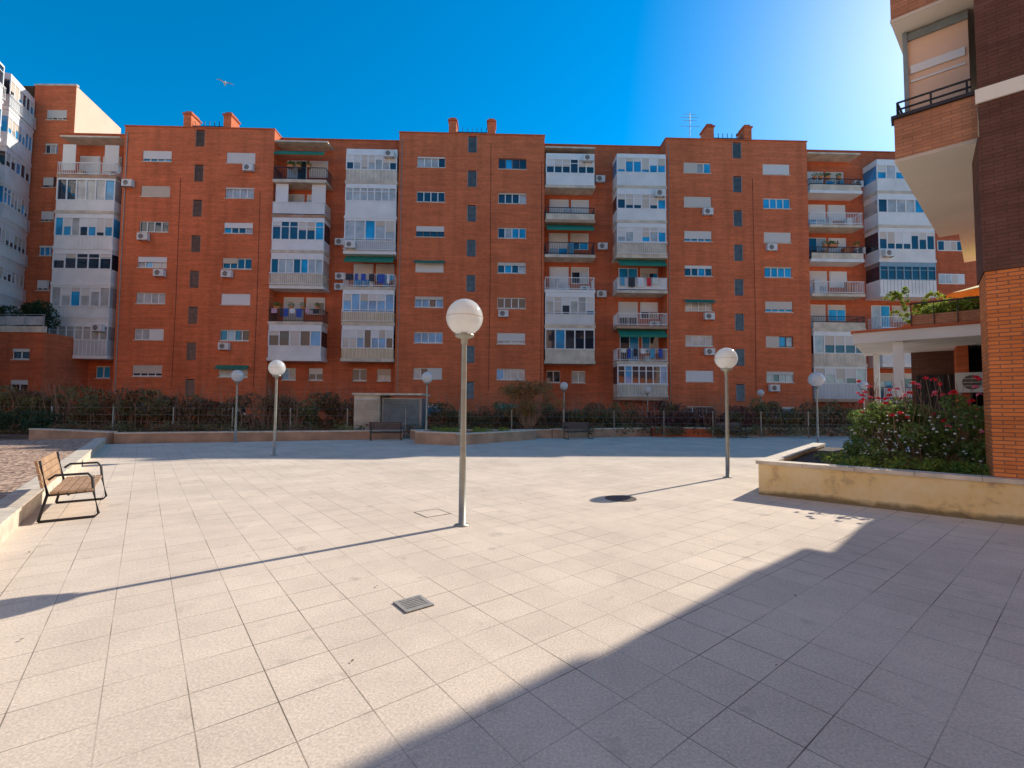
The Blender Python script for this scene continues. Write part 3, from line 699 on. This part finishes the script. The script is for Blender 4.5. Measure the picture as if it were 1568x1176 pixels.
# ------------------------------------------------------------------ covers
mc = MB(); mc.lathe([(.0, .004), (.0, .006), (.25, .006), (.27, .004), (.27, .010), (.29, .010), (.29, .002)], 'castiron', 32); mc.build('manhole_cover', loc=(2.05, 8.8, 0))
gr = MB(); gr.box(-.19, .19, -.19, .19, .001, .006, 'dark')
for a_ in (-1, 1):
    gr.box(-.19, .19, a_*.165-.022, a_*.165+.022, .0065, .014, 'grate'); gr.box(a_*.165-.022, a_*.165+.022, -.142, .142, .0065, .014, 'grate')
for i in range(6): gr.box(-.141, .141, -.12+i*.048-.015, -.12+i*.048+.015, .0065, .012, 'grate')
o = gr.build('drain_grate', loc=(-.83, 4.08, 0), rz=R(38.3)); o.scale = (.68, .68, 1)
cv = MB()
for a_ in (-1, 1):
    cv.box(-.22, .22, a_*.21-.006, a_*.21+.006, .001, .005, 'castiron'); cv.box(a_*.21-.006, a_*.21+.006, -.203, .203, .001, .005, 'castiron')
cv.box(-.203, .203, -.203, .203, .001, .003, 'paving'); cv.build('inspection_cover', loc=(-1.25, 7.5, 0), rz=R(38.3))
lt = [(rng.uniform(-7, 6), rng.uniform(2.5, 18), .012) for _ in range(60)]
M['dry'] = leafmat('dry_leaf', [(.12, .07, .03), (.3, .2, .08)])
leafobj('fallen_leaves', lt, .02, 'dry', up=6)

# ------------------------------------------------------------------ near building on the right
NR = math.atan2(-.658, .753)
nb = empty('near_apartment_building', (7.5, 7.3, 0), NR)
w = MB()
w.box(0, 1.3, 0, 1.0, 0, 3.9, 'brick_near')
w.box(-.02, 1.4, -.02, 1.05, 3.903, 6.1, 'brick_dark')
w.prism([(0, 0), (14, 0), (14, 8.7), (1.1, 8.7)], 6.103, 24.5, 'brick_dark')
w.box(3, 14, 1.2, 8.7, 0, 6.06, 'brick_near')
w.build('walls', nb)
b = MB(); gl = MB()
P = [(-1.05, .18), (-.35, 5.5), (.02, 5.5), (.28, 8.7)]
z = 6.1; fl = 0
while z < 23:
    b.prism([P[0], (.018, .18), (.69, 5.5), (1.08, 8.7), P[3], P[2], P[1]], z, z+.07, 'soffit')
    if fl == 0: b.prism([(.75, 5.5), (.20, 1.06), (3, 1.06), (3, 8.7), (1.12, 8.7)], z-.034, z-.004, 'soffit')
    b.seg((-1.05, .18), (-.0, .18), -.18, z+.072, z+.80, 'brick_par')
    b.seg((-1.03, .365), (-.36, 5.5), .18, z+.072, z+.80, 'brick_par')
    b.seg((.03, 5.52), (.28, 8.7), .15, z+.072, z+.80, 'brick_par')
    b.box(-1.09, .0, .13, .40, z+.803, z+.86, 'darkmetal'); b.seg((-1.06, .403), (-.38, 5.5), .24, z+.803, z+.86, 'darkmetal')
    b.box(-1.06, .02, .165, .177, z+.0, z+.06, 'cream')
    for zz in (1.0, 1.13):
        b.tube([(-1.0, .25, z+zz), (-.05, .25, z+zz)], .018, 'darkmetal', 6); b.tube([(-1.0, .25, z+zz), (-.3, 5.4, z+zz)], .018, 'darkmetal', 6)
    for q in range(3): b.tube([(-1.0+.45*q, .25, z+.86), (-1.0+.45*q, .25, z+1.13)], .015, 'darkmetal', 6)
    for q in range(9): b.tube([(-1.0+.078*q, .25+.6*q, z+.86), (-1.0+.078*q, .25+.6*q, z+1.13)], .015, 'darkmetal', 6)
    gl.box(-.83, -.03, .64, .68, z+.075, z+2.55, 'peach'); gl.box(-.90, -.832, .58, .68, z+.075, z+2.58, 'louvre_g'); gl.box(-.828, -.03, .60, .635, z+2.42, z+2.56, 'louvre_g')
    gl.box(-.80, -.08, .60, .635, z+1.78, z+1.93, 'white'); gl.box(-.80, -.08, .61, .638, z+1.62, z+1.655, 'white')
    gl.seg((-.88, .69), (-.42, 4.6), .04, z+.075, z+2.56, 'peach')
    b.box(-.03, 1.5, -.04, -.003, z+.55, z+.78, 'soffit')
    z += 2.6; fl += 1
b.build('balconies', nb); gl.build('windows', nb)
po = MB()
po.box(-2.2, 3.2, 5.7, 9.6, 3.55, 3.84, 'white2'); po.box(-2.24, 3.24, 5.64, 9.6, 3.843, 3.90, 'brick2')
po.box(-1.35, -1.12, 5.9, 6.13, .0, 3.547, 'white'); po.box(-1.95, -1.8, 9.1, 9.25, 0, 3.547, 'white')
po.box(-1.0, 3.2, 9.3, 9.6, 0, 3.547, 'brick_dark'); po.box(-.9, .8, 9.22, 9.297, .4, 2.8, 'dark')
for q in range(12): po.box(-.88+q*.15, -.85+q*.15, 9.16, 9.19, .4, 2.8, 'darkmetal')
po.box(.0, .25, 8.0, 9.297, 0, 3.547, 'brick2'); po.box(.6, .64, 6.4, 9.297, 0, 3.547, 'dark'); acunit(po, .35, 2.2, 7.9)
po.box(-.95, 3.0, 5.85, 6.25, 3.903, 4.22, 'brick_par')
for q in range(9): po.box(-.95+q*.45, -.93+q*.45, 5.80, 5.82, 3.903, 4.5, 'darkmetal')
po.box(-.97, 3, 5.79, 5.83, 4.503, 4.54, 'darkmetal')
po.build('porch', nb)
tp = empty('terrace_plants')
def nw(x, y, z):
    v = Matrix.Rotation(NR, 4, 'Z') @ Vector((x, y, z)); return (v.x+7.5, v.y+7.3, v.z)
leafobj('leaves', np.concatenate([clump(nw(rng.uniform(-.6, 1.8), 6.15, rng.uniform(4.22, 4.5)), (.3, .25, .16), 170) for _ in range(20)]), .05, 'lime', tp)
fr_ = []
for q in range(14):
    a0 = rng.uniform(0, 6.28); l = rng.uniform(.4, .75); hgt = rng.uniform(.5, 1.15)
    for t in range(12):
        tt = t/11; fr_.append(clump(nw(-.95+math.cos(a0)*l*tt, 7.5+math.sin(a0)*l*tt*.6, 4.1+hgt*math.sin(tt*2.1)), (.05, .05, .04), 7))
leafobj('frond_leaves', np.concatenate(fr_), .05, 'lime', tp)
pt = MB(); pt.lathe([(.0, 3.9), (.16, 3.9), (.22, 4.2), (.0, 4.2)], 'orange_cloth', 12, nw(-.95, 7.5, 0)[:2]); pt.build('pot', tp)
um = MB()
um.tube([(0, 0, .02), (0, 0, 1.25)], .02, 'grey', 6)
um.add([(0, 0, 1.28)]+[(.9*math.cos(i*math.pi/4), .9*math.sin(i*math.pi/4), 1.02) for i in range(8)], [(0, i+1, (i+1) % 8+1) for i in range(8)], 'parasol')
um.build('parasol', loc=nw(.6, 7.6, 3.9))

pl = MB()
pl.box(-3.29, 2.5, -.14, .10, -.05, .60, 'yellow'); pl.box(-3.29, -3.05, .103, 6.6, -.05, .60, 'yellow')
x = -3.33
while x < 2.5:
    pl.box(x, x+.794, -.18, .14, .603, .67, 'stone'); x += .8
y = .143
while y < 6.4:
    pl.box(-3.33, -3.01, y, y+.794, .603, .67, 'stone'); y += .8
pl.quad((-3.05, .1, .55), (2.5, .1, .55), (2.5, 6.6, .55), (-3.05, 6.6, .55), 'soil')
pl.build('planter_wall', loc=(7.5, 7.3, 0), rz=NR)
rb = empty('rose_bush')
cl = []
for _ in range(66):
    cx = rng.uniform(-1.9, .15); cy = rng.uniform(1.2, 2.7); zt = 2.1-abs(cx+.85)*.5
    cl.append(clump(nw(cx, cy, rng.uniform(.75, zt)), (.21, .21, .16), 130))
leafobj('leaves', np.concatenate(cl), .042, 'rose_g', rb)
st = MB()
for _ in range(90):
    cx = rng.uniform(-1.8, 0); cy = rng.uniform(1.4, 2.6); st.tube([nw(-.8+(cx+.8)*.4, 2+(cy-2)*.4, .5), nw(cx, cy, 1.2), nw(cx+rng.uniform(-.2, .2), cy, rng.uniform(1.6, 2.4))], .01, 'twig', 5, r2=.004)
st.build('stems', rb)
def flowers(name, pts, size, key, parent):
    f = MB()
    for p_ in pts:
        for q in range(9):
            th_ = rng.uniform(0, 6.28); ph = rng.uniform(.1, 1.4); d = Vector((math.cos(th_)*math.sin(ph), math.sin(th_)*math.sin(ph), math.cos(ph)))
            u = d.orthogonal().normalized(); v = d.cross(u); c_ = Vector(p_)+d*size*.5
            f.quad(tuple(c_-u*size*.5), tuple(c_-v*size*.5+d*size*.2), tuple(c_+u*size*.5), tuple(c_+v*size*.5+d*size*.2), key)
    f.build(name, parent)
flowers('red_roses', [nw(rng.uniform(-1.9, .3), rng.uniform(1.1, 2.2), rng.uniform(1.45, 2.3)) for _ in range(42)], .07, 'petal_r', rb)
flowers('pink_roses', [nw(rng.uniform(-1.9, .3), rng.uniform(1.1, 2.0), rng.uniform(1.2, 2.2)) for _ in range(22)], .06, 'petal_p', rb)
flowers('pale_flowers', [nw(rng.uniform(-1.9, .0), rng.uniform(1.0, 1.5), rng.uniform(.8, 1.6)) for _ in range(90)], .032, 'petal_w', rb)
gp = empty('planter_groundcover')
leafobj('leaves', np.concatenate([clump(nw(rng.uniform(-2.2, .3), rng.uniform(.5, 1.6), .68), (.22, .22, .13), 110) for _ in range(22)]+[clump(nw(rng.uniform(-2.6, 1), rng.uniform(2, 5), .62), (.15, .15, .1), 40) for _ in range(20)]), .035, 'lime', gp)

bd = MB()
bd.lathe([(.0, -.25), (.05, -.16), (.075, 0), (.05, .15), (.0, .25)], 'white', 10)
ob_b = empty('seagull', (-21.2, 33, 25.2), .6)
o = bd.build('body', ob_b, smooth=True); o.rotation_euler = (R(80), 0, 0)
wg = MB()
for s_i in (-1, 1):
    wg.add([(0, .10, .02), (s_i*.25, .14, .18), (s_i*.6, -.04, .06), (s_i*.28, -.06, .15), (0, -.10, .02)], [(0, 1, 2, 3, 4)], 'white')
wg.build('wings', ob_b)

# ------------------------------------------------------------------ light
SUN_AZ = 51.0; SUN_EL = 33.2
d = Vector((math.sin(R(SUN_AZ))*math.cos(R(SUN_EL)), math.cos(R(SUN_AZ))*math.cos(R(SUN_EL)), math.sin(R(SUN_EL))))
sl = bpy.data.lights.new('sun', 'SUN'); sl.energy = 5.0; sl.angle = R(.5); sl.color = (1, .94, .84)
so = bpy.data.objects.new('sun', sl); scene.collection.objects.link(so); so.rotation_euler = d.to_track_quat('Z', 'Y').to_euler(); so.location = (30, 30, 40)
wd = bpy.data.worlds.new('World'); scene.world = wd; wd.use_nodes = True; nt = wd.node_tree
bg = nt.nodes['Background']; sky = N(nt, 'ShaderNodeTexSky', sky_type='NISHITA'); sky.sun_disc = False
sky.sun_elevation = R(SUN_EL); sky.sun_rotation = R(SUN_AZ); sky.air_density = .9; sky.dust_density = .3; sky.ozone_density = 3.0
hs = N(nt, 'ShaderNodeHueSaturation'); hs.inputs['Saturation'].default_value = 1.55; hs.inputs['Hue'].default_value = .49; hs.inputs['Value'].default_value = 1.35
nt.links.new(sky.outputs[0], hs.inputs['Color']); nt.links.new(hs.outputs[0], bg.inputs['Color']); bg.inputs['Strength'].default_value = .15

# ------------------------------------------------------------------ camera
cam = bpy.data.cameras.new('camera'); cam.lens = 713/1568*36; cam.sensor_width = 36; cam.clip_end = 3000; cam.clip_start = .05
co = bpy.data.objects.new('camera', cam); scene.collection.objects.link(co)
co.matrix_world = Matrix.Translation((0, 0, 1.7)) @ Matrix.Rotation(R(92.8), 4, 'X') @ Matrix.Rotation(R(.46), 4, 'Z')
scene.camera = co
scene.view_settings.view_transform = 'Standard'; scene.view_settings.look = 'None'; scene.view_settings.exposure = 0
